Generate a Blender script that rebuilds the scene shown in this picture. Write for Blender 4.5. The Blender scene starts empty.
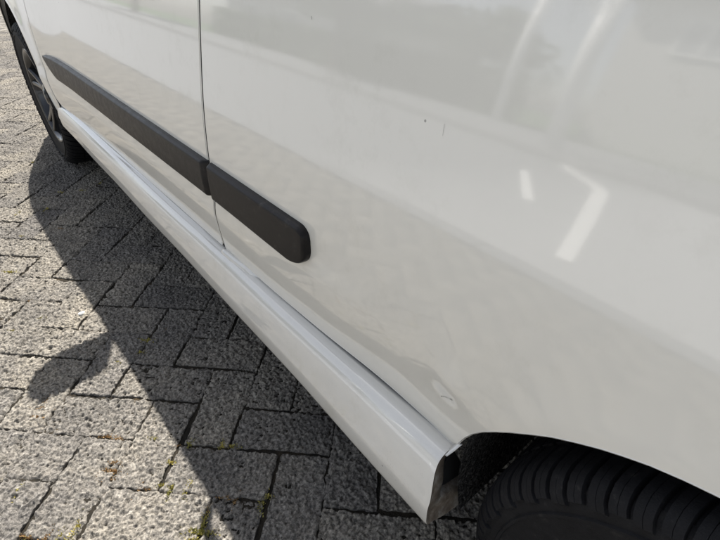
import bpy, math, random
import numpy as np
from mathutils import Vector, Matrix, noise
random.seed(7)
sc = bpy.context.scene
C = sc.collection

# ------------------------------------------------------------------ camera
F_PX, YAW, PITCH, ROLL, CAM_H = 480.0, math.radians(39.985), math.radians(35.564), math.radians(-0.14), 0.8357
cy_, sy_, cp_, sp_ = math.cos(YAW), math.sin(YAW), math.cos(PITCH), math.sin(PITCH)
fwd = Vector((sy_*cp_, cy_*cp_, -sp_)); rgt = Vector((cy_, -sy_, 0)); upv = rgt.cross(fwd)
cr, sr = math.cos(ROLL), math.sin(ROLL)
rgt, upv = rgt*cr + upv*sr, rgt*-sr + upv*cr
cam_d = bpy.data.cameras.new('camera'); cam = bpy.data.objects.new('camera', cam_d); C.objects.link(cam)
cam.matrix_world = Matrix(((rgt.x, upv.x, -fwd.x, 0), (rgt.y, upv.y, -fwd.y, 0), (rgt.z, upv.z, -fwd.z, CAM_H), (0, 0, 0, 1)))
cam_d.sensor_fit = 'HORIZONTAL'; cam_d.sensor_width = 36; cam_d.lens = F_PX/720*36
cam_d.clip_start = 0.02; cam_d.clip_end = 500
sc.camera = cam

# ------------------------------------------------------------------ world, sun, exposure
SUN = Vector((0.30, 0.60, 1.0)).normalized()
elev = math.asin(SUN.z); azim = math.atan2(SUN.x, SUN.y)
w = bpy.data.worlds.new("World"); sc.world = w; w.use_nodes = True
nt = w.node_tree; nt.nodes.clear()
sky = nt.nodes.new('ShaderNodeTexSky'); sky.sky_type = 'NISHITA'; sky.sun_disc = False
sky.sun_elevation = elev; sky.sun_rotation = azim; sky.air_density = 1.0; sky.dust_density = 1.5; sky.ozone_density = 1.0
bg = nt.nodes.new('ShaderNodeBackground'); bg.inputs['Strength'].default_value = 0.098
wo = nt.nodes.new('ShaderNodeOutputWorld')
hs = nt.nodes.new('ShaderNodeHueSaturation'); hs.inputs['Saturation'].default_value = .42
nt.links.new(sky.outputs[0], hs.inputs['Color']); nt.links.new(hs.outputs[0], bg.inputs[0]); nt.links.new(bg.outputs[0], wo.inputs[0])
sl = bpy.data.lights.new('sun', 'SUN'); sl.energy = 5.0; sl.angle = math.radians(0.53); sl.color = (1.0, 0.95, 0.88)
so = bpy.data.objects.new('sun', sl); C.objects.link(so)
so.rotation_euler = SUN.to_track_quat('Z', 'Y').to_euler()
so.location = (5, 8, 20)
sc.view_settings.view_transform = 'Standard'; sc.view_settings.look = 'None'
sc.view_settings.exposure = 1.30; sc.view_settings.gamma = 1.0
sc.cycles.max_bounces = 8; sc.cycles.diffuse_bounces = 5; sc.cycles.glossy_bounces = 4

# ------------------------------------------------------------------ materials
def mat(name, col=(.5, .5, .5), rough=.5, metal=0, coat=0, coat_r=.03, spec=.5):
    m = bpy.data.materials.new(name); m.use_nodes = True
    b = m.node_tree.nodes['Principled BSDF']
    b.inputs['Base Color'].default_value = (*col, 1); b.inputs['Roughness'].default_value = rough
    b.inputs['Metallic'].default_value = metal; b.inputs['Coat Weight'].default_value = coat
    b.inputs['Coat Roughness'].default_value = coat_r; b.inputs['Specular IOR Level'].default_value = spec
    return m
class N:
    def __init__(s, m): s.t = m.node_tree; s.b = s.t.nodes['Principled BSDF']
    def new(s, k, **kw):
        n = s.t.nodes.new(k)
        for a, v in kw.items():
            if a.startswith('i_'): n.inputs[a[2:].replace('_', ' ')].default_value = v
            else: setattr(n, a, v)
        return n
    def link(s, a, b): s.t.links.new(a, b)
    def pos(s): return s.new('ShaderNodeNewGeometry').outputs['Position']
    def noise(s, scale, detail=2, rough=.5, vec=None):
        n = s.new('ShaderNodeTexNoise'); n.inputs['Scale'].default_value = scale; n.inputs['Detail'].default_value = detail
        n.inputs['Roughness'].default_value = rough; s.link(vec or s.pos(), n.inputs['Vector']); return n
    def voro(s, scale, feature='F1', vec=None):
        n = s.new('ShaderNodeTexVoronoi', feature=feature); n.inputs['Scale'].default_value = scale
        s.link(vec or s.pos(), n.inputs['Vector']); return n
    def ramp(s, src, stops):
        r = s.new('ShaderNodeValToRGB'); e = r.color_ramp.elements
        while len(e) < len(stops): e.new(.5)
        for i, (p, c) in enumerate(stops):
            e[i].position = p; e[i].color = (*c, 1) if len(c) == 3 else c
        s.link(src, r.inputs[0]); return r.outputs[0]
    def g(s, v): return (v, v, v)
    def mix(s, a, b, f, mode='MIX'):
        m = s.new('ShaderNodeMix', data_type='RGBA', blend_type=mode)
        for k, v in ((0, f), (6, a), (7, b)):
            if hasattr(v, 'is_linked') or isinstance(v, bpy.types.NodeSocket): s.link(v, m.inputs[k])
            else: m.inputs[k].default_value = v if k == 0 else (*v, 1)
        return m.outputs[2]
    def math(s, op, a, b=0.0, c=None, clamp=False):
        m = s.new('ShaderNodeMath', operation=op); m.use_clamp = clamp
        for k, v in ((0, a), (1, b), (2, c)):
            if v is None: continue
            if isinstance(v, bpy.types.NodeSocket): s.link(v, m.inputs[k])
            else: m.inputs[k].default_value = v
        return m.outputs[0]
    def bump(s, h, strength=1, dist=.001, prev=None):
        b = s.new('ShaderNodeBump'); b.inputs['Strength'].default_value = strength; b.inputs['Distance'].default_value = dist
        s.link(h, b.inputs['Height'])
        if prev is not None: s.link(prev, b.inputs['Normal'])
        return b.outputs[0]

# car paint, pale grey-white, slightly dusty, with stone chips
def make_paint(name, base, dust, grime=0.0):
    m = mat(name, base, .50, coat=1.0, coat_r=.052, spec=.3); n = N(m); n.b.inputs['Coat IOR'].default_value = 1.85
    big = n.noise(3.1, 3); c = n.mix(base, tuple(v*.955 for v in base), big.outputs[0])
    # dust film: patchy, fine
    d1 = n.noise(26, 6, .72); d2 = n.noise(7, 3)
    dm = n.math('MULTIPLY', n.ramp(d1.outputs[0], [(.50, n.g(0)), (.72, n.g(1))]), n.ramp(d2.outputs[0], [(.42, n.g(0)), (.65, n.g(1))]))
    c = n.mix(c, (.54, .52, .46), n.math('MULTIPLY', dm, dust))
    # stone chips and bird specks
    v = n.voro(19); rnd = n.new('ShaderNodeSeparateColor'); n.link(v.outputs['Color'], rnd.inputs[0])
    near = n.math('LESS_THAN', v.outputs['Distance'], .026); pick = n.math('GREATER_THAN', rnd.outputs[0], .80)
    chip = n.math('MULTIPLY', near, pick)
    c = n.mix(c, (.12, .11, .10), n.math('MULTIPLY', chip, .75))
    if grime:
        gz_ = n.new('ShaderNodeSeparateXYZ'); n.link(n.pos(), gz_.inputs[0])
        low = n.math('MULTIPLY', n.math('SUBTRACT', .345, gz_.outputs[2]), 7.0, clamp=True)
        sp = n.ramp(n.noise(330, 5, .75).outputs[0], [(.56, n.g(0)), (.66, n.g(1))]); pt = n.ramp(n.noise(11, 4, .6).outputs[0], [(.40, n.g(.05)), (.66, n.g(1))])
        c = n.mix(c, (.20, .17, .13), n.math('MULTIPLY', n.math('MULTIPLY', sp, pt), n.math('MULTIPLY', low, grime)))
        c = n.mix(c, (.42, .385, .32), n.math('MULTIPLY', n.math('MULTIPLY', pt, low), grime*.30))
    n.link(c, n.b.inputs['Base Color'])
    cr_ = n.math('MULTIPLY_ADD', dm, .12, .052); n.link(cr_, n.b.inputs['Coat Roughness'])
    # orange peel and slight panel waviness in the clear coat
    op = n.bump(n.noise(420, 1).outputs[0], .006, .0006)
    wv = n.bump(n.noise(9, 1).outputs[0], .045, .004, op)
    n.link(wv, n.b.inputs['Coat Normal']); 
    return m
M = {}
M['paint'] = make_paint('pale_grey_paint', (.672, .65, .592), .5, .32)
M['skirt'] = make_paint('pale_grey_skirt_paint', (.635, .618, .575), .95, .8)
# dirty inner end of the skirt
m = mat('dirty_skirt_end', (.3, .26, .2), .85); n = N(m)
dn = n.noise(38, 5, .7); n.link(n.ramp(dn.outputs[0], [(.32, (.07, .05, .035)), (.5, (.17, .135, .10)), (.7, (.34, .32, .28))]), n.b.inputs['Base Color']); M['dirty'] = m
# molding plastic
m = mat('charcoal_molding_plastic', (.02, .019, .019), .42, spec=.16); n = N(m)
nn = n.noise(60, 6, .7); n.link(n.ramp(nn.outputs[0], [(.40, (.011, .010, .010)), (.58, (.017, .015, .014)), (.74, (.055, .050, .043))]), n.b.inputs['Base Color'])
n.link(n.ramp(nn.outputs[0], [(.3, n.g(.30)), (.7, n.g(.48))]), n.b.inputs['Roughness'])
n.link(n.bump(n.noise(1500, 2).outputs[0], .25, .0004), n.b.inputs['Normal']); M['molding'] = m
# rubber
m = mat('worn_tyre_rubber', (.018, .018, .02), .72, spec=.22); n = N(m)
nn = n.noise(45, 6, .7); n.link(n.ramp(nn.outputs[0], [(.35, (.004, .004, .005)), (.6, (.008, .008, .0095)), (.76, (.036, .034, .030))]), n.b.inputs['Base Color'])
b1 = n.bump(n.noise(700, 3).outputs[0], .5, .0006); n.link(n.bump(n.noise(90, 3).outputs[0], .4, .002, b1), n.b.inputs['Normal']); M['rubber'] = m
# wheel-arch felt
m = mat('felt_arch_liner', (.02, .019, .018), .95, spec=.1); n = N(m)
nn = n.noise(230, 4, .7); n.link(n.ramp(nn.outputs[0], [(.35, (.006, .006, .006)), (.52, (.03, .029, .028)), (.7, (.12, .115, .108))]), n.b.inputs['Base Color'])
b1 = n.bump(n.noise(170, 3).outputs[0], 1, .006); n.link(b1, n.b.inputs['Normal']); M['felt'] = m
M['dark'] = mat('black_underbody_and_gap_shade', (.006, .006, .006), .8)  # underbody black, also the painted shade in panel gaps and skirt hollow
M['trim'] = mat('black_trim', (.015, .015, .016), .35)
M['rim'] = mat('dark_grey_alloy', (.02, .021, .024), .3, metal=.75, coat=.6)
M['metal'] = mat('bright_metal', (.5, .5, .5), .25, metal=1)
M['steel'] = mat('dull_steel', (.12, .12, .12), .4, metal=1)
M['glass'] = mat('tinted_glass', (.02, .025, .025), .03, coat=.5)
M['pane'] = mat('window_with_pale_curtain', (.30, .31, .32), .15, coat=.5)
M['lamp'] = mat('clear_lamp_lens', (.6, .62, .64), .08, coat=1)
M['red'] = mat('red_lamp_lens', (.35, .01, .01), .1, coat=1)
M['amber'] = mat('amber_lens', (.6, .2, .02), .1, coat=1)
M['scratch'] = mat('bare_scratch', (.12, .11, .10), .8)
M['plate'] = mat('plate_white', (.7, .7, .65), .4)

# pavers: rough split concrete, light and dark stones, shade of the pits coloured in
def paver_mat(name, bump_on):
    m = mat(name, (.2, .19, .18), .9, spec=.25); n = N(m)
    oi = n.new('ShaderNodeObjectInfo')
    p = n.pos()
    a_ = n.noise(190, 5, .70, p); c = n.ramp(a_.outputs[0], [(.32, (.020, .019, .018)), (.43, (.075, .072, .067)), (.53, (.200, .190, .174)), (.64, (.32, .305, .28)), (.78, (.58, .56, .52))])
    v = n.voro(170); sc_ = n.new('ShaderNodeSeparateColor'); n.link(v.outputs['Color'], sc_.inputs[0])
    c = n.mix(c, n.ramp(sc_.outputs[0], [(0, (.05, .048, .046)), (.5, (.13, .125, .118)), (.93, (.20, .19, .175)), (1, (.45, .44, .41))]), .30)
    f = n.noise(520, 3, .7)
    lo = n.noise(6.5, 4, .6); c = n.mix(c, n.ramp(lo.outputs[0], [(.33, (.80, .79, .78)), (.5, (1.07, 1.05, 1.01)), (.68, (1.24, 1.20, 1.11))]), 1.0, 'MULTIPLY')
    rv = n.ramp(oi.outputs['Random'], [(0, (.82, .82, .84)), (1, (1.16, 1.14, 1.10))]); c = n.mix(c, rv, 1.0, 'MULTIPLY')
    n.link(c, n.b.inputs['Base Color'])
    h1 = n.bump(f.outputs[0], .7, .0020); h1 = n.bump(a_.outputs[0], .8, .0030, h1)
    if bump_on:
        l = n.noise(200, 3, .6); h1 = n.bump(l.outputs[0], 1.0, .008, h1)
    n.link(h1, n.b.inputs['Normal']); return m
M['paver'] = paver_mat('rough_concrete_paver', False); M['paver_far'] = paver_mat('rough_concrete_paver_far', True)
m = mat('joint_soil', (.05, .045, .035), .95, spec=.1); n = N(m)
nn = n.noise(14, 4, .7); n.link(n.ramp(nn.outputs[0], [(.4, (.016, .015, .013)), (.60, (.032, .027, .020)), (.74, (.08, .055, .03)), (.85, (.06, .062, .025))]), n.b.inputs['Base Color'])
n.link(n.bump(n.noise(500, 3).outputs[0], 1, .003), n.b.inputs['Normal']); M['soil'] = m
m = mat('road_asphalt', (.2, .205, .215), .85); n = N(m)
n.link(n.ramp(n.noise(300, 4, .7).outputs[0], [(.3, (.12, .124, .132)), (.7, (.22, .225, .235))]), n.b.inputs['Base Color']); M['road'] = m
M['kerb'] = mat('pale_kerb_stone', (.62, .61, .58), .8)
M['white'] = mat('white_paint', (.80, .80, .79), .45)
M['wall'] = mat('pale_render', (.50, .49, .47), .85)
M['wallgrey'] = mat('grey_render', (.30, .30, .30), .85)
M['rooftile'] = mat('slate_roof', (.07, .07, .075), .7)
m = mat('lawn_green', (.05, .09, .03), .9); M['lawn'] = m
m = mat('leaf_green', (.055, .095, .035), .55); n = N(m)
oi = n.noise(9, 2); n.link(n.ramp(oi.outputs[0], [(.35, (.035, .07, .022)), (.65, (.09, .14, .045))]), n.b.inputs['Base Color']); M['leaf'] = m
M['bark'] = mat('bark', (.08, .06, .045), .9)
m = mat('moss_yellow', (.3, .3, .05), .7); n = N(m)
n.link(n.ramp(n.noise(30, 2).outputs[0], [(.35, (.20, .19, .045)), (.6, (.42, .36, .09))]), n.b.inputs['Base Color']); M['moss'] = m
M['drymoss'] = mat('dry_moss', (.30, .19, .08), .85)
M['pebble'] = mat('white_pebble', (.75, .74, .70), .7)

# ------------------------------------------------------------------ mesh helpers
class MB:
    def __init__(s): s.v = []; s.f = []; s.dark_from = None
    def add(s, vs, fs):
        o = len(s.v); s.v += [tuple(map(float, p)) for p in vs]; s.f += [tuple(i+o for i in q) for q in fs]; return s
    def box(s, x0, x1, y0, y1, z0, z1):
        return s.add([(x0, y0, z0), (x1, y0, z0), (x1, y1, z0), (x0, y1, z0), (x0, y0, z1), (x1, y0, z1), (x1, y1, z1), (x0, y1, z1)],
                     [(0, 3, 2, 1), (4, 5, 6, 7), (0, 1, 5, 4), (1, 2, 6, 5), (2, 3, 7, 6), (3, 0, 4, 7)])
    def grid(s, rows, closed=False):
        n_ = len(rows[0]); vs = [p for r in rows for p in r]; fs = []
        for i in range(len(rows)-1):
            for j in range(n_ if closed else n_-1):
                k = (j+1) % n_; fs.append((i*n_+j, i*n_+k, (i+1)*n_+k, (i+1)*n_+j))
        return s.add(vs, fs)
    def tube(s, pts, r, seg=8):
        pts = [Vector(p) for p in pts]; rows = []
        for i, p in enumerate(pts):
            t = (pts[min(i+1, len(pts)-1)]-pts[max(i-1, 0)]).normalized()
            a = t.cross(Vector((0, 0, 1)) if abs(t.z) < .9 else Vector((1, 0, 0))).normalized(); b = t.cross(a)
            rr = r[i] if isinstance(r, (list, tuple)) else r
            rows.append([p+a*rr*math.cos(q)+b*rr*math.sin(q) for q in [2*math.pi*k/seg for k in range(seg)]])
        s.grid(rows, True); n0 = len(s.v)-len(rows)*seg
        s.f.append(tuple(n0+k for k in range(seg))); s.f.append(tuple(n0+(len(rows)-1)*seg+k for k in range(seg)[::-1])); return s
    def mirror(s):
        m_ = MB(); m_.v = [(2*CX-p[0], p[1], p[2]) for p in s.v]; m_.f = [q[::-1] for q in s.f]; m_.dark_from = s.dark_from; return m_
    def build(s, name, material, parent=None, smooth=True, fixn=False):
        me = bpy.data.meshes.new(name); me.from_pydata(s.v, [], s.f); me.update()
        if fixn:
            import bmesh
            bm = bmesh.new(); bm.from_mesh(me); bmesh.ops.remove_doubles(bm, verts=bm.verts, dist=1e-5)
            bmesh.ops.recalc_face_normals(bm, faces=bm.faces); bm.to_mesh(me); bm.free()
        me.materials.append(material)
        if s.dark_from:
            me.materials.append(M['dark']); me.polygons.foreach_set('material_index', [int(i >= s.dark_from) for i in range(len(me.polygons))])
        if smooth: me.polygons.foreach_set('use_smooth', [True]*len(me.polygons))
        o = bpy.data.objects.new(name, me); C.objects.link(o)
        if parent: o.parent = parent
        return o
def tag(o, label=None, cat=None, group=None, kind=None):
    for k, v in (('label', label), ('category', cat), ('group', group), ('kind', kind)):
        if v: o[k] = v
    return o
def empty(name, loc=(0, 0, 0)):
    e = bpy.data.objects.new(name, None); C.objects.link(e); e.location = loc; e.empty_display_size = .2; return e
def sstep(a, b, x):
    t = np.clip((np.asarray(x, float)-a)/(b-a), 0, 1); return t*t*(3-2*t)

# ------------------------------------------------------------------ ground, road, kerbs
tag(MB().box(-40, 40, -30, 60, -.6, -.030).build('ground', M['lawn'], smooth=False), kind='structure')
soil = tag(MB().add([(-.98, -6, -.0052), (6, -6, -.0052), (6, 18, -.0052), (-.98, 18, -.0052)], [(0, 1, 2, 3)]).build('joint_soil', M['soil'], smooth=False), kind='structure')
tag(MB().box(-5.72, -1.18, -30, 60, -.10, -.012).build('road', M['road'], smooth=False), kind='structure')
PAV = tag(empty('paving'), kind='structure')
# herringbone of 20 x 10 cm pavers, turned 45.5 degrees to the kerb
PA = math.radians(45.477); U0, V0, S = -.6114, .4399, .1
def uv2xy(u, v): return (u*math.cos(PA)+v*math.sin(PA), -u*math.sin(PA)+v*math.cos(PA))
def paver_mesh(i, hi):
    mb = MB(); L, W, g = .1, .05, .0004
    if hi: nx, ny = 116, 58
    else: nx, ny = 2, 1
    off = Vector((i*3.7, i*1.9, i*.7))
    xs = list(np.linspace(-L+g+.0012, L-g-.0012, nx+1)); ys = list(np.linspace(-W+g+.0012, W-g-.0012, ny+1))
    rows = []
    for y in ys:
        r = []
        for x in xs:
            z = 0
            if hi:
                p = Vector((x, y, 0))+off
                a = noise.noise(p*115); b_ = noise.noise(p*240+Vector((9, 4, 2))); c_ = noise.noise(p*28)
                z =   .0056*a+.0030*b_+.0016*c_-.0008+.0018*(1-2*abs(noise.noise(p*170)))-.0014
                e = min(L-abs(x), W-abs(y)); z -= .0026*max(0, 1-(e-g)/.0045)**2*(1+1.6*noise.noise(p*60))
                k_ = max(0, 1-(e-g)/.012); x += .0013*noise.noise(p*70)*k_; y += .0013*noise.noise(p*70+Vector((5, 5, 5)))*k_
            r.append((x, y, z))
        rows.append(r)
    mb.grid(rows)
    n_ = len(xs); top = [j for j in range(n_)]+[k*n_+n_-1 for k in range(1, len(ys))]+[(len(ys)-1)*n_+j for j in range(n_-2, -1, -1)]+[k*n_ for k in range(len(ys)-2, 0, -1)]
    for dz, ex in ((-.003, .0010), (-.02, .0012)):
        base = len(mb.v); m_ = len(top)
        for t in range(m_):
            q = top[t]; x, y, z = mb.v[q]
            if dz == -.003: x += math.copysign(ex, x) if abs(abs(x)-xs[-1]) < 1e-6 or abs(x) > xs[-1]-1e-6 else 0; y += math.copysign(ex, y) if abs(y) > ys[-1]-1e-6 else 0
            mb.v.append((x, y, (z if dz == -.003 else 0)+dz))
        for t in range(m_): mb.f.append((top[t], base+t, base+(t+1) % m_, top[(t+1) % m_]))
        top = list(range(base, base+m_))
    me = bpy.data.meshes.new('paver'); me.from_pydata(mb.v, [], mb.f); me.update()
    me.polygons.foreach_set('use_smooth', [True]*len(me.polygons)); me.materials.append(M['paver'] if hi else M['paver_far']); return me
hi_meshes = [paver_mesh(i, True) for i in range(12)]; lo_mesh = paver_mesh(0, False)
def project(x, y, z):
    d = Vector((x, y, z-CAM_H)); zc = d.dot(fwd)
    if zc < .05: return None
    return 360+F_PX*d.dot(rgt)/zc, 270-F_PX*d.dot(upv)/zc, zc
cands = []; rest = []
rp = random.Random(3)
for i in range(-130, 190):
    for j in range(-130, 190):
        t = (i-j+2) % 4
        if t == 0: cu, cv, hz = U0+S*(i+1), V0+S*(j+.5), True
        elif t == 3: cu, cv, hz = U0+S*(i+.5), V0+S*(j+1), False
        else: continue
        x, y = uv2xy(cu, cv)
        if not (-1.03 < x < 5.5 and -4 < y < 16): continue
        q = project(x, y, 0); vis = False
        if q and -45 < q[0] < 765 and -30 < q[1] < 590:
            # hidden behind the car's side / skirt / under the car
            vis = (q[0] < 60+(q[1]-115)/1.06+60) or q[0] > 425 and q[1] > 425 and y < .45
            if q[1] < 130: vis = q[0] < 75
            if x > 2.5 or q[1] > 560: vis = False if x > 2.5 else vis
        if vis: cands.append((q[2], x, y, hz))
        else: rest.append((x, y, hz))
cands.sort()
def place(x, y, hz): return (x, y, rp.uniform(-.0012, .0012)), (rp.gauss(0, .004), rp.gauss(0, .004), (-PA if hz else -PA+math.pi/2)+rp.gauss(0, .0035)+(math.pi if rp.random() < .5 else 0))
for k, (d, x, y, hz) in enumerate(cands[:298]):
    o = bpy.data.objects.new('paver', hi_meshes[rp.randrange(12)] if k < 230 else lo_mesh); C.objects.link(o); o.parent = PAV
    o.location, o.rotation_euler = place(x, y, hz)
mb = MB(); lv = [v.co.copy() for v in lo_mesh.vertices]; lf = [tuple(p.vertices) for p in lo_mesh.polygons]
from mathutils import Euler
for (x, y, hz) in rest+[(c[1], c[2], c[3]) for c in cands[298:]]:
    loc, rot = place(x, y, hz); R_ = Euler(rot).to_matrix(); mb.add([R_ @ v+Vector(loc) for v in lv], lf)
tag(mb.build('pavers', M['paver_far'], PAV), kind='stuff')
# kerb stones between paving and road (each a stone)
m = mat('smooth_concrete', (.42, .43, .44), .85); n = N(m)
yy_ = n.new('ShaderNodeSeparateXYZ'); n.link(n.pos(), yy_.inputs[0]); wr = n.noise(3.0, 4, .6)
fy = n.math('ADD', n.math('MULTIPLY', n.math('SUBTRACT', yy_.outputs[1], 1.05), .62), n.math('MULTIPLY', n.math('SUBTRACT', wr.outputs[0], .5), .5), clamp=True)
n.link(n.mix(n.ramp(n.noise(60, 4, .7).outputs[0], [(.3, (.28, .285, .295)), (.7, (.36, .365, .375))]), (.17, .175, .185), fy), n.b.inputs['Base Color']); M['slab'] = m
tag(MB().box(-5.70, -1.20, -5.5, 3.2, -.05, -.007).build('crossing', M['slab'], smooth=False), kind='structure')
KERB = tag(empty('kerb', (-1.08, 0, 0)), kind='structure')
km = MB().box(-.075, .075, -.495, .495, -.03, .012)
km0 = km.build('kerb_stone', M['road'], KERB, smooth=False); km0.location = (0, -3.5, .0)
for i in range(1, 18):
    o = km0.copy(); C.objects.link(o); o.parent = KERB; o.location = (0, -3.5+i, 0)

# moss and dry debris in the joints, a white pebble
def ground_at(px, py):
    d = rgt*((px-360)/F_PX)-upv*((py-270)/F_PX)+fwd; t = CAM_H/-d.z; return d.x*t, d.y*t
moss_px = [(10, 272, 9), (45, 210, 8), (18, 213, 6), (22, 236, 4), (40, 318, 5), (12, 330, 3), (72, 535, 10), (19, 490, 6), (60, 535, 4), (146, 340, 7), (140, 352, 5), (170, 491, 8), (186, 491, 9), (163, 485, 5),
           (172, 462, 5), (198, 532, 12), (203, 524, 9), (192, 540, 7), (232, 446, 7), (222, 445, 5), (190, 443, 5), (262, 503, 7), (268, 496, 4), (100, 183, 4), (33, 162, 3), (60, 192, 4), (82, 190, 4), (20, 545, 4), (118, 362, 3), (152, 438, 4)]
dry_px = [(42, 408, 9), (47, 400, 8), (38, 416, 7), (108, 436, 8), (118, 438, 5), (112, 470, 9), (108, 478, 8), (114, 462, 6), (140, 487, 7), (148, 488, 5), (175, 445, 5), (225, 497, 8), (236, 497, 7), (205, 512, 5), (28, 536, 8), (45, 538, 6), (165, 330, 4), (60, 228, 4), (30, 300, 3)]
def tufts(lst, name, material, hgt, wid, dens):
    mb = MB(); r = random.Random(11)
    for (px, py, s_) in lst:
        gx, gy = ground_at(px, py); k = s_/9
        for _ in range(int(dens*k*k)+10):
            a = (PA+math.pi/2 if (px*7+py) % 2 else PA)*-1+r.gauss(0, .12); q = r.gauss(0, .0125*k); w9 = r.gauss(0, .0020); x = gx+q*math.cos(a)-w9*math.sin(a); y = gy+q*math.sin(a)+w9*math.cos(a)
            h_ = hgt*r.uniform(.4, 1.1); w_ = wid*r.uniform(.6, 1.3); b_ = r.uniform(0, 6.28); tx, ty = h_*.7*r.uniform(-1, 1), h_*.7*r.uniform(-1, 1)
            cx_, sx_ = math.cos(b_)*w_, math.sin(b_)*w_; z0 = -.003
            mb.add([(x-cx_, y-sx_, z0), (x+cx_, y+sx_, z0), (x+tx+cx_*.7, y+ty+sx_*.7, z0+h_), (x+tx*1.4-cx_*.4, y+ty*1.4-sx_*.4, z0+h_*1.1)], [(0, 1, 2, 3)])
    return tag(mb.build(name, material, smooth=False), kind='stuff')
tufts(moss_px, 'moss', M['moss'], .0048, .0010, 150)
tufts(dry_px, 'dry_moss', M['drymoss'], .0024, .0013, 150)
gx, gy = ground_at(82, 314)
mb = MB(); rows = []
for i in range(9):
    th = math.pi*i/8; rows.append([(gx+.0085*math.sin(th)*math.cos(p_)*(1+.15*math.sin(3*p_)), gy+.006*math.sin(th)*math.sin(p_), .002+.0045*math.cos(th)) for p_ in [2*math.pi*k/12 for k in range(12)]])
tag(mb.grid(rows, True).build('pebble', M['pebble'], fixn=True), 'tiny white pebble lying alone on the sunlit paving above the mirror shadow', 'pebble')

# ------------------------------------------------------------------ the car
CX = 1.12
RY, FY = -.104, 2.35
def spline(xs, ys):
    xs = np.array(xs, float); ys = np.array(ys, float); n_ = len(xs); h_ = np.diff(xs)
    A = np.zeros((n_, n_)); b = np.zeros(n_); A[0, 0] = A[-1, -1] = 1
    for i in range(1, n_-1):
        A[i, i-1] = h_[i-1]; A[i, i] = 2*(h_[i-1]+h_[i]); A[i, i+1] = h_[i]; b[i] = 6*((ys[i+1]-ys[i])/h_[i]-(ys[i]-ys[i-1])/h_[i-1])
    Mm = np.linalg.solve(A, b)
    def f(x):
        x = np.clip(np.asarray(x, float), xs[0], xs[-1]); i = np.clip(np.searchsorted(xs, x)-1, 0, n_-2); hh = h_[i]; a = xs[i+1]-x; c = x-xs[i]
        return Mm[i]*a**3/(6*hh)+Mm[i+1]*c**3/(6*hh)+(ys[i]/hh-Mm[i]*hh/6)*a+(ys[i+1]/hh-Mm[i+1]*hh/6)*c
    return f
base_x = spline([.10, .22, .30, .36, .42, .50, .56, .62, .70, .76, .84, .92], [.344, .325, .3080, .2993, .2943, .2945, .2975, .303, .314, .3235, .342, .367])
# rear arch lip (y, z) from the skirt backwards, mirrored about the rear axle
lip = [(0.1881, 0.3318), (0.1859, 0.3442), (0.1769, 0.3687), (0.167, 0.3889), (0.1551, 0.4069), (0.1407, 0.4239), (0.1255, 0.4398), (0.1068, 0.4573), (0.0899, 0.4722), (0.0701, 0.4861), (0.0518, 0.4976), (0.0347, 0.5065), (0.0187, 0.5139), (-0.0026, 0.5212), (-0.07, 0.5385), (-0.12, 0.5445), (-0.17, 0.547)]
LY = -.17
lip = lip+[(2*LY-y, z) for y, z in lip[-2::-1]]
lipA = np.array(lip)
def dist_lip(y, z):
    y = np.asarray(y, float); z = np.asarray(z, float)
    d = np.full(np.broadcast(y, z).shape, 9.)
    for (a, b) in zip(lipA[:-1], lipA[1:]):
        e = b-a; t = np.clip(((y-a[0])*e[0]+(z-a[1])*e[1])/(e@e), 0, 1)
        d = np.minimum(d, np.hypot(y-a[0]-t*e[0], z-a[1]-t*e[1]))
    return d
def X(y, z):
    x = base_x(z)
    x = x-.010*sstep(1.6, 2.05, y)
    zz = sstep(.35, .8, z)
    x = x+(.42+.15*zz)*np.clip(y-2.40, 0, 9)**2+.4*np.clip(-.40-y, 0, 9)**2
    zr = np.interp(y, [.30, .75], [.476, .432])
    x = x-.0050*sstep(zr+.021, zr-.019, z)*sstep(.27, .46, y)
    x = x+.035*np.where(z < .52, (np.minimum(.52-z, .06)**2/.12)+np.maximum(.46-z, 0), 0)*sstep(.62, .32, y)
    df = np.hypot(y-FY, z-.30)-.335
    x = x-.010*np.exp(-(df/.05)**2)
    # dent with raised centre just ahead of the rear arch, and soft pressings round it
    r2 = ((y-.203)/.019)**2+((z-.438)/.022)**2
    x = x-.0044*np.exp(-r2)+.0022*np.exp(-(((y-.215)/.04)**2+((z-.402)/.022)**2))
    x = x-.0025*np.exp(-(dist_lip(y, z)/.030)**2)
    return x

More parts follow.
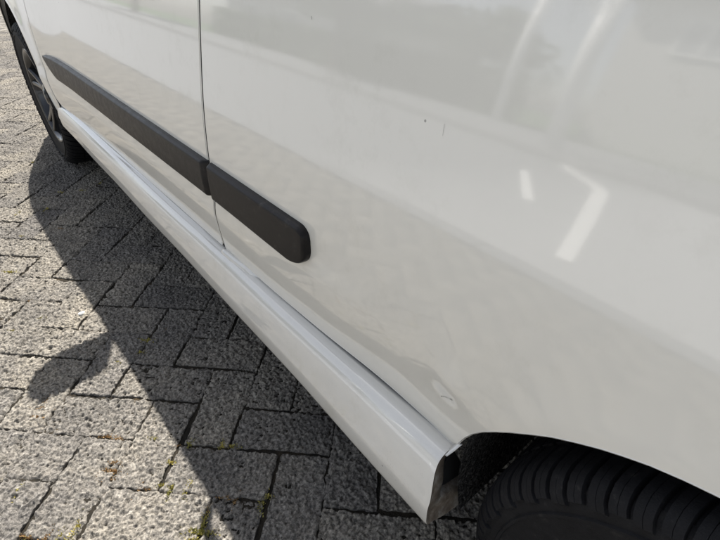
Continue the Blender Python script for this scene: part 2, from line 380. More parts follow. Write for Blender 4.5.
CAR = tag(empty('parked_car', (CX, 1.1, 0)), 'parked pale grey two-door car with dark side molding and a dented sill end', 'car')
CAR_LOC = Vector(CAR.location)
def part(mb, name, material, parent=None, smooth=True, fixn=False, sharp=None):
    p = parent or CAR
    off = CAR_LOC
    mb2 = MB(); mb2.f = mb.f; mb2.dark_from = mb.dark_from; mb2.v = [(v[0]-off.x, v[1]-off.y, v[2]) for v in mb.v]
    o = mb2.build(name, material, p, smooth, fixn)
    if sharp: o.data.set_sharp_from_angle(angle=math.radians(sharp))
    return o
def resample(poly, n_):
    P = np.array(poly, float); s_ = np.r_[0, np.cumsum(np.hypot(*np.diff(P, axis=0).T))]
    t = np.linspace(0, s_[-1], n_); return np.c_[np.interp(t, s_, P[:, 0]), np.interp(t, s_, P[:, 1])]
def panel(bottom, top, nv, off=0.0, Xf=X, depth=.0075):
    """skin between two matched (y,z) polylines with a rounded turned-in edge"""
    B = np.array(bottom); T = np.array(top); n_ = len(B)
    ts = np.r_[0, .004, np.linspace(.012, .988, nv), .996, 1]
    # support columns near the ends
    def lerp(a, b, t): return a*(1-t)+b*t
    B = np.vstack([B[:1], lerp(B[:1], B[1:2], .15), B[1:-1], lerp(B[-1:], B[-2:-1], .15), B[-1:]]); T = np.vstack([T[:1], lerp(T[:1], T[1:2], .15), T[1:-1], lerp(T[-1:], T[-2:-1], .15), T[-1:]])
    G_ = np.array([B*(1-t)+T*t for t in ts])  # rows of (y,z)
    mb = MB(); x = Xf(G_[..., 0], G_[..., 1])+off
    mb.grid([[(x[i, j], G_[i, j, 0], G_[i, j, 1]) for j in range(G_.shape[1])] for i in range(G_.shape[0])])
    nr, nc = G_.shape[:2]
    per = [(0, j) for j in range(nc)]+[(i, nc-1) for i in range(1, nr)]+[(nr-1, j) for j in range(nc-2, -1, -1)]+[(i, 0) for i in range(nr-2, 0, -1)]
    idx = [i*nc+j for i, j in per]; P = np.array([G_[i, j] for i, j in per]); px_ = np.array([x[i, j] for i, j in per])
    m_ = len(per); nrm = []
    area = 0.5*np.sum(P[:, 0]*np.roll(P[:, 1], -1)-np.roll(P[:, 0], -1)*P[:, 1]); sg = 1 if area > 0 else -1
    for k in range(m_):
        a = P[(k+1) % m_]-P[k]; b = P[k]-P[k-1]; t = a/(np.hypot(*a)+1e-9)+b/(np.hypot(*b)+1e-9); t /= np.hypot(*t)+1e-9; nrm.append((sg*t[1], -sg*t[0]))
    nrm = np.array(nrm); prev = idx
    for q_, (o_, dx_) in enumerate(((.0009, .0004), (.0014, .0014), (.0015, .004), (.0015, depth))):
        if q_ == 2: mb.dark_from = len(mb.f)  # inner flange rings go black: seam shade and grime as colour
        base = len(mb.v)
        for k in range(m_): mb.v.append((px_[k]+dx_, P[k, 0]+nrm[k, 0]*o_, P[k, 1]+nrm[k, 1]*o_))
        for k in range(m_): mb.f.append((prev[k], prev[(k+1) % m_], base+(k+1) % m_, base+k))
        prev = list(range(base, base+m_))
    return mb
BELT = .92
gap_y = lambda z: np.interp(z, [.30, .36, .42, .54, .70, .75, .92], [.755, .753, .747, .7355, .7335, .732, .728])
GW = .0036
# quarter panel
lipn = resample(lip[:17], 90)
bot = [(y, .3385-(.3385-lip[0][1]-.001)*float(sstep(.36, .20, y))) for y in np.linspace(float(gap_y(.34))-GW, lip[0][0]+.003, 60)]+[tuple(p) for p in lipn]+[(2*LY-y, z) for y, z in lipn[-2::-1]]+[(-.55, .33)]+[(y, .33) for y in np.linspace(-.56, -.80, 12)]
topq = []
nb = len(bot)
for k, (y, z) in enumerate(bot):
    topq.append((y, BELT))
topq = np.array(topq)
topq[:, 0] = np.where(topq[:, 0] > .5, topq[:, 0]+(float(gap_y(BELT))-float(gap_y(.34)))*(topq[:, 0]-.5)/.25, topq[:, 0])
# smooth the top correspondences so columns spread over the arch corner
ty = topq[:, 0].copy()
for _ in range(400): ty[1:-1] = .5*ty[1:-1]+.25*(ty[:-2]+ty[2:])
topq[:, 0] = ty
# rear edge of the front gap follows the measured curve: bend applied on the y coordinate
def quarter_panel():
    return panel(bot, topq, 62)
qp = quarter_panel()
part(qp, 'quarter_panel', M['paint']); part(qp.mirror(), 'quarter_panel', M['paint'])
# door
DF = 1.985
ny = 130
yb = np.linspace(float(gap_y(.34))+GW, DF-.03, ny); yt = np.linspace(float(gap_y(BELT))+GW, DF+.04, ny)
dz = .0045*0
zb_ = .339+.012*np.clip((.012-(yb-yb[0]))/.012, 0, 1)**2+.02*np.clip((.04-(yb[-1]-yb))/.04, 0, 1)**2
dp = panel(list(zip(yb, zb_)), list(zip(yt, np.full(ny, BELT))), 62)
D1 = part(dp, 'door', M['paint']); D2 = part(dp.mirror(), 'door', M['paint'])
# fender
fl = [(FY-.335*math.cos(a), .30+.335*math.sin(a)) for a in np.linspace(math.radians(-4), math.radians(184), 120)]
hz_ = lambda y: BELT-.02-.16*sstep(1.9, 3.0, y)
fb = [(DF-.03+GW*2, .339)]+[(DF-.01+.0*k, .30) for k in range(1)]+fl+[(2.72, .27), (2.86, .27)]
ftop = np.linspace(DF+.04+GW*2, 2.92, len(fb)); ftp = [(y, float(hz_(y))) for y in ftop]; ftp[0] = (DF+.04+GW*2, BELT-.004)
fp = panel(fb, ftp, 50)
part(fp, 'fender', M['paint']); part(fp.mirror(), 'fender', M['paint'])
# black sheet added behind the gaps, their shade put into its colour
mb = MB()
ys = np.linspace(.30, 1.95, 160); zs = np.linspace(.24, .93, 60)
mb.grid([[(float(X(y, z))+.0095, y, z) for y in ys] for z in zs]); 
part(mb, 'gap_shade_sheet', M['dark']); part(mb.mirror(), 'gap_shade_sheet', M['dark'])

# moldings
def molding(y0, y1, taper_front, round_rear):
    n_ = 150; ys_ = np.linspace(y0, y1, n_)
    # profile from top to bottom: (fraction of height, outwards)
    prof = [(0, -.002), (.0, .004), (.008, .0068), (.02, .0080), (.05, .0112), (.065, .0120), (.12, .0122), (.5, .0126), (.90, .0119), (.945, .0110), (.975, .0085), (.99, .005), (1, .0), (1, -.002)]
    rows = []
    for y in ys_:
        zt = .5175; zb = .4515
        if round_rear:
            q = (y-y0)
            c = np.clip(1-q/.020, 0, 1); rt_ = 1-math.sqrt(max(0, 1-c*c)); c2 = np.clip(1-q/.048, 0, 1); rb_ = 1-math.sqrt(max(0, 1-c2*c2))
            zt -= .018*rt_; zb += .030*rb_
        if taper_front:
            q = y1-y; c = np.clip(1-q/.11, 0, 1); zb += .052*c**1.6; zt -= .008*c
        e = min(y-y0, y1-y); k = math.sqrt(max(0.0, 1-max(0, 1-e/.006)**2))
        rows.append([(float(X(y, zt+(zb-zt)*f))-(o_*k if o_ > 0 else o_), y, zt+(zb-zt)*f) for f, o_ in prof])
    return MB().grid(rows)
# denser near the ends
def molding_obj(*a):
    m1 = molding(*a); part(m1, 'side_molding', M['molding']); part(m1.mirror(), 'side_molding', M['molding'])
molding_obj(float(gap_y(.48))+GW+.001, 1.885, True, False)
molding_obj(.4525, float(gap_y(.48))-GW-.001, False, True)

# side skirt: sections along y, each a closed profile (x,z) from the inner top edge over the crest to the bottom
secR = [(.330, .322), (.3060, .3335), (.300, .3358), (.2945, .3362), (.2890, .3356), (.2838, .3338), (.2785, .3300), (.2735, .3225), (.2690, .3120), (.2650, .3000), (.2615, .2880), (.2585, .2760), (.2556, .2620), (.2560, .238), (.2575, .227), (.2610, .2195), (.270, .2175), (.30, .200), (.37, .180)]
secF = [(.315, .334), (.301, .3345), (.2970, .3328), (.2938, .3305), (.2902, .3275), (.2870, .3240), (.2842, .3195), (.2817, .3140), (.2800, .308), (.2787, .301), (.2780, .294), (.2774, .286), (.2780, .282), (.2790, .270), (.2800, .258), (.2825, .2545), (.287, .2535), (.31, .245), (.36, .235)]
def section(y):
    t = np.interp(y, [.17, .45, .75, 1.4, 2.03], [0, .30, .52, .80, 1.0])
    s_ = np.array(secR)*(1-t)+np.array(secF)*t
    s_[:, 0] -= .004*np.sin(np.pi*np.clip((y-.17)/1.86, 0, 1))*(np.arange(len(s_)) > 3)
    return s_
def refine(s_, k=3):
    f = [spline(np.arange(len(s_)), s_[:, i]) for i in (0, 1)]; t = np.linspace(0, len(s_)-1, (len(s_)-1)*k+1); return np.c_[f[0](t), f[1](t)]
YE = .190
ysk = np.r_[YE, YE+.0015, YE+.004, np.linspace(YE+.01, 1.99, 160), 2.005, 2.02, 2.028, 2.031]
rows = []
for y in ysk:
    s_ = refine(section(y))
    if y > 1.99:
        k = (y-1.99)/.041; c0 = np.array([.305, .292]); s_ = c0+(s_-c0)*(1-.55*k**2.2)
    # end rounding and sweep: lower part of the rear end leans forward
    if y < YE+.004: s_ = s_+np.array([.0007, 0])*(1-(y-YE)/.004)
    wob = .0006*np.sin(y*14+s_[:, 1]*30)
    ysh = -.012*sstep(.345, .30, s_[:, 1])*0
    rows.append([(p[0]+w_, y+(.010*sstep(.27, .335, p[1])-.010)*max(0, 1-(y-YE)/.12), p[1]) for p, w_ in zip(s_, wob)])
mb = MB().grid(rows)
# turned-in edge of the open rear end
pr = rows[0]
inner = []
cN = len(pr)
def inset(row, d, dy):
    out = []
    R_ = np.array(row)
    for k in range(len(R_)):
        a = R_[min(k+1, len(R_)-1)]-R_[max(k-1, 0)]; t = np.array([a[0], a[2]]); t /= np.hypot(*t)+1e-9
        out.append((R_[k, 0]-t[1]*d*1.0, R_[k, 1]+dy, R_[k, 2]+t[0]*d*1.0))
    return out
sk = part(mb, 'side_skirt', M['skirt'], fixn=True); sk2 = part(mb.mirror(), 'side_skirt', M['skirt'], fixn=True)
# dirty end face set back inside the lip, hollow near the body
R_ = np.array(pr)
face = []
cc = np.array([.335, .278])
e_rows = []
for (f, dy) in ((0, .0), (.03, .0005), (.07, .004), (.18, .006), (.40, .007), (.42, .018)):
    e_rows.append([(p[0]+(cc[0]-p[0])*f, p[1]+dy, p[2]+(cc[1]-p[2])*f) for p in R_])
cap = MB().grid([e_rows[-1], [(cc[0], p[1]+.03, cc[1]) for p in R_]]); part(cap, 'skirt_hollow', M['dark'], sk); part(cap.mirror(), 'skirt_hollow', M['dark'], sk2)  # black inner sheet, shade of the cavity painted in
me_ = MB().grid(e_rows); part(me_, 'skirt_end_face', M['dirty'], sk); part(me_.mirror(), 'skirt_end_face', M['dirty'], sk2)
# small flange tab sticking back over the top of the skirt end
mb = MB()
for x_, y_, z_ in ((.2905, .1885, .3385), (.297, .1865, .3400), (.304, .1840, .3440), (.3065, .1830, .3455)):
    pass
mb.grid([[(x_, y_+.0045, z_-.0012), (x_, y_-.0015, z_+.0012), (x_, y_-.0022, z_), (x_+.001, y_-.001, z_-.0022)] for x_, y_, z_ in ((.2880, .1890, .3335), (.297, .1865, .3375), (.304, .1840, .3440), (.3065, .1830, .3455))], True)
n0 = len(mb.v)-4; mb.f.append(tuple(range(n0, n0+4)))
part(mb, 'skirt_tab', M['skirt'], sk, fixn=True)
# lifted strip end where the skirt meets the door gap
mb = MB(); rr = []
for y in np.linspace(.63, .752, 24):
    k = sstep(.64, .75, y)-1.2*(1-sstep(.62, .67, y)); rr.append([(.3015-.001*k, y, .3375), (.2990-.004*k, y, .3395+.001*k), (.2960-.006*k, y, .3385+.001*k), (.2925-.006*k, y, .3345+.001*k), (.291-.004*k, y, .3310)])
mb.grid(rr); n0 = len(mb.v)-5; mb.f.append(tuple(range(n0, n0+5)))
part(mb, 'skirt_lip', M['skirt'], sk, fixn=True)
# scratches
def scratch(pts, w_, name='scratch', parent=None):
    mb = MB()
    for (a, b) in zip(pts[:-1], pts[1:]):
        a = np.array(a); b = np.array(b); t = b-a; t /= np.hypot(*t); n_ = np.array([-t[1], t[0]])*w_
        q = [a-n_, b-n_*.8, b+n_*.8, a+n_]; mb.add([(float(X(p[0], p[1]))-.0006, p[0], p[1]) for p in q], [(0, 1, 2, 3)])
    part(mb, name, M['scratch'], parent, smooth=False)
scratch([(.2150, .4050), (.2135, .4072)], .0006)
scratch([(.2118, .4083), (.2100, .4100)], .0005)
scratch([(.2080, .4120), (.2066, .4128)], .0008)
scratch([(.2050, .4142), (.2030, .4155)], .0003)
scratch([(.2008, .4168), (.1985, .4180), (.1972, .4176)], .0007)
scratch([(.262, .700), (.2615, .690)], .00012)
scratch([(.462, .757), (.4635, .760)], .0003)

# tyres and wheels
def lathe(prof, cxw, yc, zc, seg):
    rows = []
    for k in range(seg):
        a = 2*math.pi*k/seg; rows.append([(cxw+x_, yc+r_*math.cos(a), zc+r_*math.sin(a)) for x_, r_ in prof])
    rows.append(rows[0]); return MB().grid(rows)
TW = .175
def tyre(x0, yc, R_):
    zc = R_; K_ = R_/.30
    prof = [(.018, .190), (.010, .196), (.006, .205), (.0035, .222), (.0012, .240), (.0004, .2475), (-.0022, .2490), (-.0024, .2525), (.0003, .2540), (.0002, .260), (.0015, .268), (.006, .277), (.014, .285), (.026, .290), (.05, .2925), (.0875, .293), (.125, .2925), (.149, .290), (.161, .285), (.169, .277), (.174, .262), (.175, .245), (.172, .22), (.165, .20), (.157, .190)]
    prof = [(a, b*K_) for a, b in prof]
    mb = lathe(prof, x0, yc, zc, 144)
    nb_ = 72; rr_ = random.Random(5)
    # tread blocks: shoulder blocks wrap over the edge, centre ribs
    for k in range(nb_):
        for (path, slant, frac) in (([(-.0004, .2640), (-.0026, .2675), (-.0020, .272), (.0005, .279), (.006, .287), (.0135, .2935), (.024, .2975), (.040, .2995), (.052, .2998)], .090, .82),
                                    ([(.058, .2998), (.070, .3002), (.082, .3003)], .03, .86), ([(.090, .3003), (.104, .3002), (.116, .2998)], -.03, .86),
                                    ([(.122, .2998), (.136, .2993), (.152, .2975), (.163, .2925), (.1715, .284), (.1765, .272), (.1765, .262)], -.09, .82)):
            path = [(a, b*K_) for a, b in path]
            pitch = 2*math.pi/nb_; a0 = k*pitch+rr_.uniform(-.003, .003)
            if path[0][0] < 0 and k % 2: path = [(-.0002, .270*K_)]+path[2:]
            nseg = 5; w0 = pitch*frac
            us = [0, .05, .48, .50, .52, .95, 1]; dr = [-.010, 0, 0, -.0012, 0, 0, -.010]
            rows_ = []
            for u_, d_ in zip(us, dr):
                row = []
                for (x_, r_) in path:
                    sl_ = slant*(max(x_, 0)/.05 if path[0][0] < .05 else (x_-path[0][0])/.05)
                    a = a0+u_*w0+sl_*.55
                    xx = x_; r2 = r_+d_
                    if d_ < 0 and x_ < .012: xx = x_+(-d_)*.45; r2 = r_+d_*.35
                    row.append((x0+xx, yc+r2*math.cos(a), zc+r2*math.sin(a)))
                rows_.append(row)
            mb.grid(rows_)
            # end walls of block
            for col in (0, -1):
                base = [r_[col] for r_ in rows_]; inn = [(p[0]+(.006 if p[0] < x0+.03 else 0), yc+(p[1]-yc)*.965, zc+(p[2]-zc)*.965) for p in base]
                mb.grid([base, inn])
    return mb
def rim(x0, yc, R_):
    zc = R_; K_ = R_/.30; mb = lathe([(a, b*K_) for a, b in [(.020, .186), (.012, .194), (.008, .198), (.010, .190), (.018, .184), (.05, .176), (.12, .172), (.15, .176)]], x0, yc, zc, 72)
    mb2 = MB()
    for k in range(10):
        a = 2*math.pi*(k//2)/5+(.17 if k % 2 else -.17)+.3
        b = 2*math.pi*(k//2)/5+(.07 if k % 2 else -.07)+.3
        rows_ = []
        for t in np.linspace(0, 1, 8):
            r_ = .035+.138*t; an = b*(1-t)+a*t; c = Vector((0, math.cos(an), math.sin(an))); tn = Vector((0, -math.sin(an), math.cos(an)))
            hw = .013-.003*t; xo = .028-.016*t*t
            o_ = Vector((x0, yc, zc))+c*r_
            rows_.append([o_+tn*hw+Vector((xo+.022, 0, 0)), o_+tn*hw+Vector((xo+.004, 0, 0)), o_+tn*hw*.6+Vector((xo, 0, 0)), o_-tn*hw*.6+Vector((xo, 0, 0)), o_-tn*hw+Vector((xo+.004, 0, 0)), o_-tn*hw+Vector((xo+.022, 0, 0))])
        mb2.grid(rows_)
    hub = lathe([(.05, .055), (.030, .052), (.024, .045), (.022, .03), (.018, .028), (.016, .0)], x0, yc, zc, 24)
    back = lathe([(.07, .16), (.075, .15), (.078, .0)], x0, yc, zc, 36)
    mb.add(mb2.v, mb2.f); mb.add(hub.v, hub.f); return mb, back
for yc, x0, R_w in ((FY, .287, .276), (RY, .2945, .251)):
    t_ = tyre(x0, yc, R_w); r_, bk = rim(x0, yc, R_w)
    disc = lathe([(.062, .125), (.058, .125), (.058, .06), (.07, .055)], x0, yc, R_w, 40)
    for side in (0, 1):
        W_ = bpy.data.objects.new('wheel', None); C.objects.link(W_); W_.parent = CAR
        f = (lambda m_: m_.mirror()) if side else (lambda m_: m_)
        part(f(t_), 'tyre', M['rubber'], W_, sharp=24); part(f(r_), 'rim', M['rim'], W_, fixn=True); part(f(bk), 'wheel_drum', M['dark'], W_); part(f(disc), 'brake_disc', M['steel'], W_)
# wheel arch liners
for yc, R0 in ((FY, .352), (LY, .352)):
    rows_ = []
    for a in np.linspace(math.radians(-15), math.radians(195), 60):
        zz = .30+R0*math.sin(a); yy = yc+R0*math.cos(a)
        rows_.append([(x_, yy, zz) for x_ in np.linspace(.312, .72, 14)])
    mb = MB().grid(rows_)
    mb.grid([[(.72, yc+q*R0*math.cos(a), .30+q*R0*math.sin(a)) for q in (1, .5, 0.0)] for a in np.linspace(math.radians(-15), math.radians(195), 60)])
    part(mb, 'wheel_arch_liner', M['felt']); part(mb.mirror(), 'wheel_arch_liner', M['felt'])
# underbody
mb = MB().box(.70, 2*CX-.70, -.75, 2.95, .19, .34); mb.box(.33, 2*CX-.33, .25, 1.93, .205, .30)
mb.box(.34, 2*CX-.34, -.78, -.56, .25, .34)
part(mb, 'underbody', M['dark'], smooth=False)
# greenhouse
def yA(t): return 1.93+(1.12-1.93)*t           # windscreen edge
def yC(t): return -.74+(-.56+.74)*t            # rear edge
def gx(t, y=0): return .369+.125*t+.030*t*t
def gz(t): return .922+.475*t-.0*t
ts = np.linspace(0, 1, 9)
def strip(f0, f1, t0=0, t1=1, off=0, n_=10):
    return MB().grid([[(gx(t)+off, f0(t)*(1-s)+f1(t)*s, gz(t)) for s in np.linspace(0, 1, n_)] for t in np.linspace(t0, t1, 9)])
for side in (0, 1):
    f = (lambda m_: m_.mirror()) if side else (lambda m_: m_)
    part(f(strip(lambda t: yA(t)-.10, lambda t: .80+0*t, .03, .93, .004)), 'door_window', M['glass'])
    part(f(strip(lambda t: .70+0*t, lambda t: yC(t)+.22, .03, .93, .004)), 'quarter_window', M['glass'])
    fr = strip(yA, lambda t: yA(t)-.105, 0, 1, 0, 4); q = strip(lambda t: .805+0*t, lambda t: .695+0*t, 0, 1, 0, 3); fr.add(q.v, q.f)
    q = strip(lambda t: yC(t)+.225, yC, 0, 1, 0, 4); fr.add(q.v, q.f)
    q = strip(yA, yC, .925, 1, -.001, 20); fr.add(q.v, q.f)
    part(f(fr), 'window_frame', M['paint'])
    q = strip(lambda t: yA(0), lambda t: yC(0), -.012, .035, -.003, 30); part(f(q), 'belt_trim', M['trim'])
def across(ptsL, crown, name, material, lift=(0, 0, 1), n_=17):
    rows_ = []
    for p in ptsL:
        r_ = []
        for s in np.linspace(0, 1, n_):
            k = 1-(2*s-1)**2; k2 = 1-(2*s-1)**4
            r_.append((p[0]*(1-s)+(2*CX-p[0])*s+0, p[1]+lift[1]*crown*k2, p[2]+lift[2]*crown*k2))
        rows_.append(r_)
    return part(MB().grid(rows_), name, material)
across([(gx(1), y, gz(1)+.0+.02*math.sin(math.pi*(y+.56)/1.68)) for y in np.linspace(yA(1), yC(1), 16)], .06, 'roof', M['paint'])
across([(gx(t)+.001, yA(t)+.0, gz(t)) for t in ts], .10, 'windscreen', M['glass'], (0, .8, .5))
across([(gx(t)+.001, yC(t), gz(t)) for t in ts[3:]], .06, 'rear_window', M['glass'], (0, -.8, .6))
across([(gx(t)+.001, yC(t), gz(t)) for t in ts[:4]], .06, 'tailgate', M['paint'], (0, -.8, .0))
across([(float(X(y, hz_(y)))+.004, y, float(hz_(y))+.003) for y in np.linspace(1.94, 2.92, 24)], .055, 'hood', M['paint'])
# bumpers
def nose(y0, y1, z0, z1, depth, name, material, sgn, xo=0, n_=36):
    rows_ = []
    for z in np.linspace(z0, z1, 14):
        r_ = []; zc_ = (z-(z0+z1)/2)/((z1-z0)/2); d_ = depth*(1-.12*zc_*zc_)
        xe = float(X(y0, z))+xo
        for s in np.linspace(0, math.pi, n_):
            c = math.cos(s); c = math.copysign(abs(c)**.62, c); r_.append((CX-(CX-xe)*c, y0+sgn*d_*math.sin(s)**.9, z))
        rows_.append(r_)
    return part(MB().grid(rows_), name, material)
nose(2.92, 3.1, .24, .62, .20, 'front_bumper', M['paint'], 1); nose(2.92, 3.1, .62, .74, .17, 'front_grille', M['trim'], 1)
nose(-.80, 0, .26, .60, .14, 'rear_bumper', M['paint'], -1); nose(-.795, 0, .60, .92, .06, 'tailgate_lower', M['paint'], -1)
for side in (0, 1):
    f = (lambda m_: m_.mirror()) if side else (lambda m_: m_)
    rows_ = [[(float(X(2.90, z))+.012+.26*s, 2.925+.155*math.sin(s*1.57)**.6, z) for s in np.linspace(0, 1, 9)] for z in np.linspace(.60, .755, 6)]
    part(f(MB().grid(rows_)), 'headlight', M['lamp'])
    rows_ = [[(float(X(-.80, z))+.004+.10*s, -.80-.062*math.sin(s*1.57)**.7, z) for s in np.linspace(0, 1, 6)] for z in np.linspace(.64, .90, 6)]
    part(f(MB().grid(rows_)), 'tail_light', M['red'])
    # door mirror
    rows_ = []
    for i in range(15):
        th = math.pi*i/14
        rr_ = []
        for k in range(20):
            ph = 2*math.pi*k/20
            # long axis along x; blunt rounded housing
            sx = math.copysign(abs(math.cos(th))**.85, math.cos(th)); s_ = math.sin(th)**.72
            rr_.append((.272-.092*sx, 1.605-.052*s_*math.cos(ph)*(1 if math.cos(ph) < 0 else .7)-.012*sx, .950+.086*s_*math.sin(ph)))
        rows_.append(rr_)
    Mi = part(f(MB().grid(rows_, True)), 'door_mirror', M['molding'], fixn=True)
    part(f(MB().tube([(.31, 1.615, .895), (.365, 1.62, .89), (.40, 1.625, .90)], [.020, .022, .03], 10)), 'mirror_arm', M['trim'], Mi, fixn=True)
    part(f(MB().add([(.195, 1.562, .915), (.345, 1.570, .915), (.345, 1.570, 1.0), (.195, 1.562, 1.0)], [(0, 1, 2, 3)])), 'mirror_glass', M['metal'], Mi, smooth=False)
    # door handle
    hp = []
    for y in np.linspace(.86, 1.02, 12):
        e = math.sin(math.pi*(y-.86)/.16); hp.append((float(X(y, .84))-.006-.022*min(1, e*2.2), y, .84))
    part(f(MB().tube(hp, .010, 10)), 'door_handle', M['paint'], (D2 if side else D1), fixn=True)

# ------------------------------------------------------------------ across the road (seen mirrored in the paint)
M['farkerb'] = mat('grey_kerb', (.24, .24, .24), .85)
FARK = tag(empty('far_kerb', (-5.8, 0, 0)), kind='structure')
fk0 = MB().box(-.08, .08, -.495, .495, -.05, .10).build('kerb_stone', M['farkerb'], FARK, smooth=False); fk0.location = (0, -6, 0)
for i in range(1, 34):
    o = fk0.copy(); C.objects.link(o); o.parent = FARK; o.location = (0, -6+i, 0)
tag(MB().box(-9.4, -5.89, -30, 60, -.03, .09).build('pavement', M['road'], smooth=False), kind='structure')
# painted white lines of the parking bays across the road
def line(a, b, w_, name='road_marking'):
    a = Vector((*a, 0)); b = Vector((*b, 0)); t = (b-a).normalized(); n_ = Vector((-t.y, t.x, 0))*w_
    z = Vector((0, 0, -.003)); return tag(MB().add([a-n_+z, b-n_+z, b+n_+z, a+n_+z], [(0, 1, 2, 3)]).build(name, M['white'], smooth=False), kind='structure')
pl = [(-5.68, 2.83, .085), (-4.70, 1.93, .075), (-4.45, 1.79, .075), (-2.9, 1.26, .062), (-1.55, .815, .042)]
mb = MB(); rr = []
for k, (x_, y_, w_) in enumerate(pl):
    a = pl[max(k-1, 0)]; b = pl[min(k+1, len(pl)-1)]; t = Vector((b[0]-a[0], b[1]-a[1])).normalized(); rr.append([(x_+t.y*w_, y_-t.x*w_, -.003), (x_-t.y*w_, y_+t.x*w_, -.003)])
tag(mb.grid(rr).build('road_marking', M['white'], smooth=False), kind='structure')
line((-4.1, 2.50), (-2.7, 1.65), .045)
# house
H = tag(empty('house', (-13, 1, 0)), 'pale rendered house with white window frames across the road', 'house')
def hp_(mb, name, m_, p=None, smooth=False):
    mb.v = [(v[0]+13, v[1]-1, v[2]) for v in mb.v]; return mb.build(name, m_, p or H, smooth)
hp_(MB().box(-20, -12, -7, 5.6, 0, 5.6), 'wall', M['wall'])
rf = MB().add([(-11.5, -7.5, 5.5), (-11.5, 6.1, 5.5), (-16, 6.1, 8.3), (-16, -7.5, 8.3), (-20.5, -7.5, 5.5), (-20.5, 6.1, 5.5)], [(0, 1, 2, 3), (3, 2, 5, 4), (0, 3, 4), (1, 5, 2), (0, 4, 5, 1)]); hp_(rf, 'roof', M['rooftile'])
for (y0, y1, z0, z1) in ((-5.5, -4, .9, 2.3), (-2.5, -1, .9, 2.3), (-5.5, -4, 3.5, 4.8), (-2.5, -1, 3.5, 4.8), (.2, 1.7, 3.5, 4.8), (3.2, 4.4, 3.5, 4.8)):
    f_ = MB()
    for b in ((y0, y0+.08, z0, z1), (y1-.08, y1, z0, z1), (y0+.08, y1-.08, z0, z0+.08), (y0+.08, y1-.08, z1-.08, z1), ((y0+y1)/2-.04, (y0+y1)/2+.04, z0+.08, z1-.08)):
        f_.box(-11.997, -11.93, b[0], b[1], b[2], b[3])
    fo = hp_(f_, 'window', M['white']); hp_(MB().box(-11.998, -11.96, y0+.08, y1-.08, z0+.08, z1-.08), 'pane', M['pane'], fo)
H2 = tag(empty('house', (-12, 18, 0)), 'low pale house standing further along the road beyond the green trees', 'house')
def h2(mb, name, m_, p=None):
    mb.v = [(v[0]+12, v[1]-18, v[2]) for v in mb.v]; return mb.build(name, m_, p or H2, False)
h2(MB().box(-18, -11, 13.5, 23, 0, 3.1), 'wall', M['wall'])
h2(MB().add([(-10.5, 13, 3), (-10.5, 23.5, 3), (-14.5, 23.5, 5), (-14.5, 13, 5), (-18.5, 13, 3), (-18.5, 23.5, 3)], [(0, 1, 2, 3), (3, 2, 5, 4), (0, 3, 4), (1, 5, 2), (0, 4, 5, 1)]), 'roof', M['rooftile'])
for y0 in (14.3, 17.0, 20.0):
    f_ = MB()
    for b in ((y0, y0+.1, .9, 2.3), (y0+1.5, y0+1.6, .9, 2.3), (y0+.1, y0+1.5, .9, 1.0), (y0+.1, y0+1.5, 2.2, 2.3)): f_.box(-10.997, -10.93, *b)
    fo = h2(f_, 'window', M['white']); h2(MB().box(-10.998, -10.96, y0+.1, y0+1.5, 1.0, 2.2), 'pane', M['pane'], fo)
# white lamp posts / gate posts
for (x_, y_, hgt, lab, tx) in ((-6.2, 3.33, 3.6, 'white steel post nearer the pale house corner across the road', .13), (-8.9, 6.05, 4.2, 'white steel post standing before the dark trees across the road', .11)):
    tag(MB().tube([(x_, y_, 0), (x_, y_, hgt)], tx, 12).add([(x_-.1, y_-.1, hgt+.001), (x_+.1, y_-.1, hgt+.001), (x_+.1, y_+.1, hgt+.001), (x_-.1, y_+.1, hgt+.001), (x_, y_, hgt+.12)], [(0, 1, 4), (1, 2, 4), (2, 3, 4), (3, 0, 4), (0, 3, 2, 1)]).build('street_post', M['white'], fixn=True), lab, 'post', 'white posts across the road')
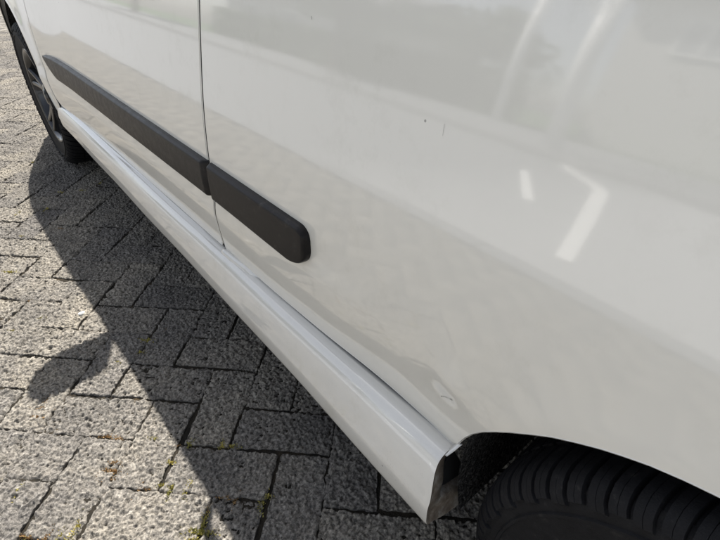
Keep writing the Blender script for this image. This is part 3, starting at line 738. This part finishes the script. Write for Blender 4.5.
# trees
def tree(x_, y_, hgt, rad, seed, lab):
    r = random.Random(seed); T = tag(empty('tree', (x_, y_, 0)), lab, 'tree', 'trees across the road')
    tr = MB().tube([(0, 0, 0), (.05, .02, hgt*.35), (.0, .1, hgt*.7)], [.16, .12, .05], 9)
    for k in range(6):
        a = r.uniform(0, 6.28); tr.tube([(0, 0, hgt*(.3+.06*k)), (math.cos(a)*rad*.35, math.sin(a)*rad*.35, hgt*(.45+.06*k)), (math.cos(a)*rad*.7, math.sin(a)*rad*.7, hgt*(.55+.06*k))], [.06, .04, .015], 6)
    tr.build('trunk', M['bark'], T)
    cr_ = MB()
    cl = [(r.gauss(0, rad*.45), r.gauss(0, rad*.45), hgt*.62+r.gauss(0, hgt*.15), rad*r.uniform(.25, .42)) for _ in range(26)]
    for (a, b, c, q) in cl:
        for _ in range(170):
            v = Vector((r.gauss(0, 1), r.gauss(0, 1), r.gauss(0, 1))).normalized()*q*r.uniform(.6, 1.05); p = Vector((a, b, c))+v
            u_ = Vector((r.gauss(0, 1), r.gauss(0, 1), r.gauss(0, .6))).normalized(); w2 = u_.cross(Vector((r.gauss(0, 1), r.gauss(0, 1), r.gauss(0, 1)))).normalized(); s_ = r.uniform(.06, .13)
            cr_.add([p-u_*s_, p-w2*s_*.5, p+u_*s_, p+w2*s_*.5], [(0, 1, 2, 3)])
    cr_.build('crown', M['leaf'], T, smooth=False)
tree(-11, 8.6, 4.2, 1.7, 1, 'broad green tree next to the pale house'); tree(-8.4, 11.3, 5.0, 1.7, 2, 'tall round green tree between its two neighbours')
tree(-7.6, 24.5, 4.4, 1.9, 3, 'low green tree farthest along the road')
hd = MB(); r = random.Random(8)
for _ in range(9000):
    p = Vector((-10.2+r.uniform(-.35, .35), r.uniform(6.4, 22), r.uniform(.05, 1.5+.1*r.random()))); u_ = Vector((r.gauss(0, 1), r.gauss(0, 1), r.gauss(0, 1))).normalized(); w2 = u_.orthogonal().normalized(); s_ = r.uniform(.06, .12)
    hd.add([p-u_*s_, p-w2*s_*.6, p+u_*s_, p+w2*s_*.6], [(0, 1, 2, 3)])
tag(hd.build('hedge', M['leaf'], smooth=False), 'clipped green hedge along the far pavement beside the house', 'hedge')
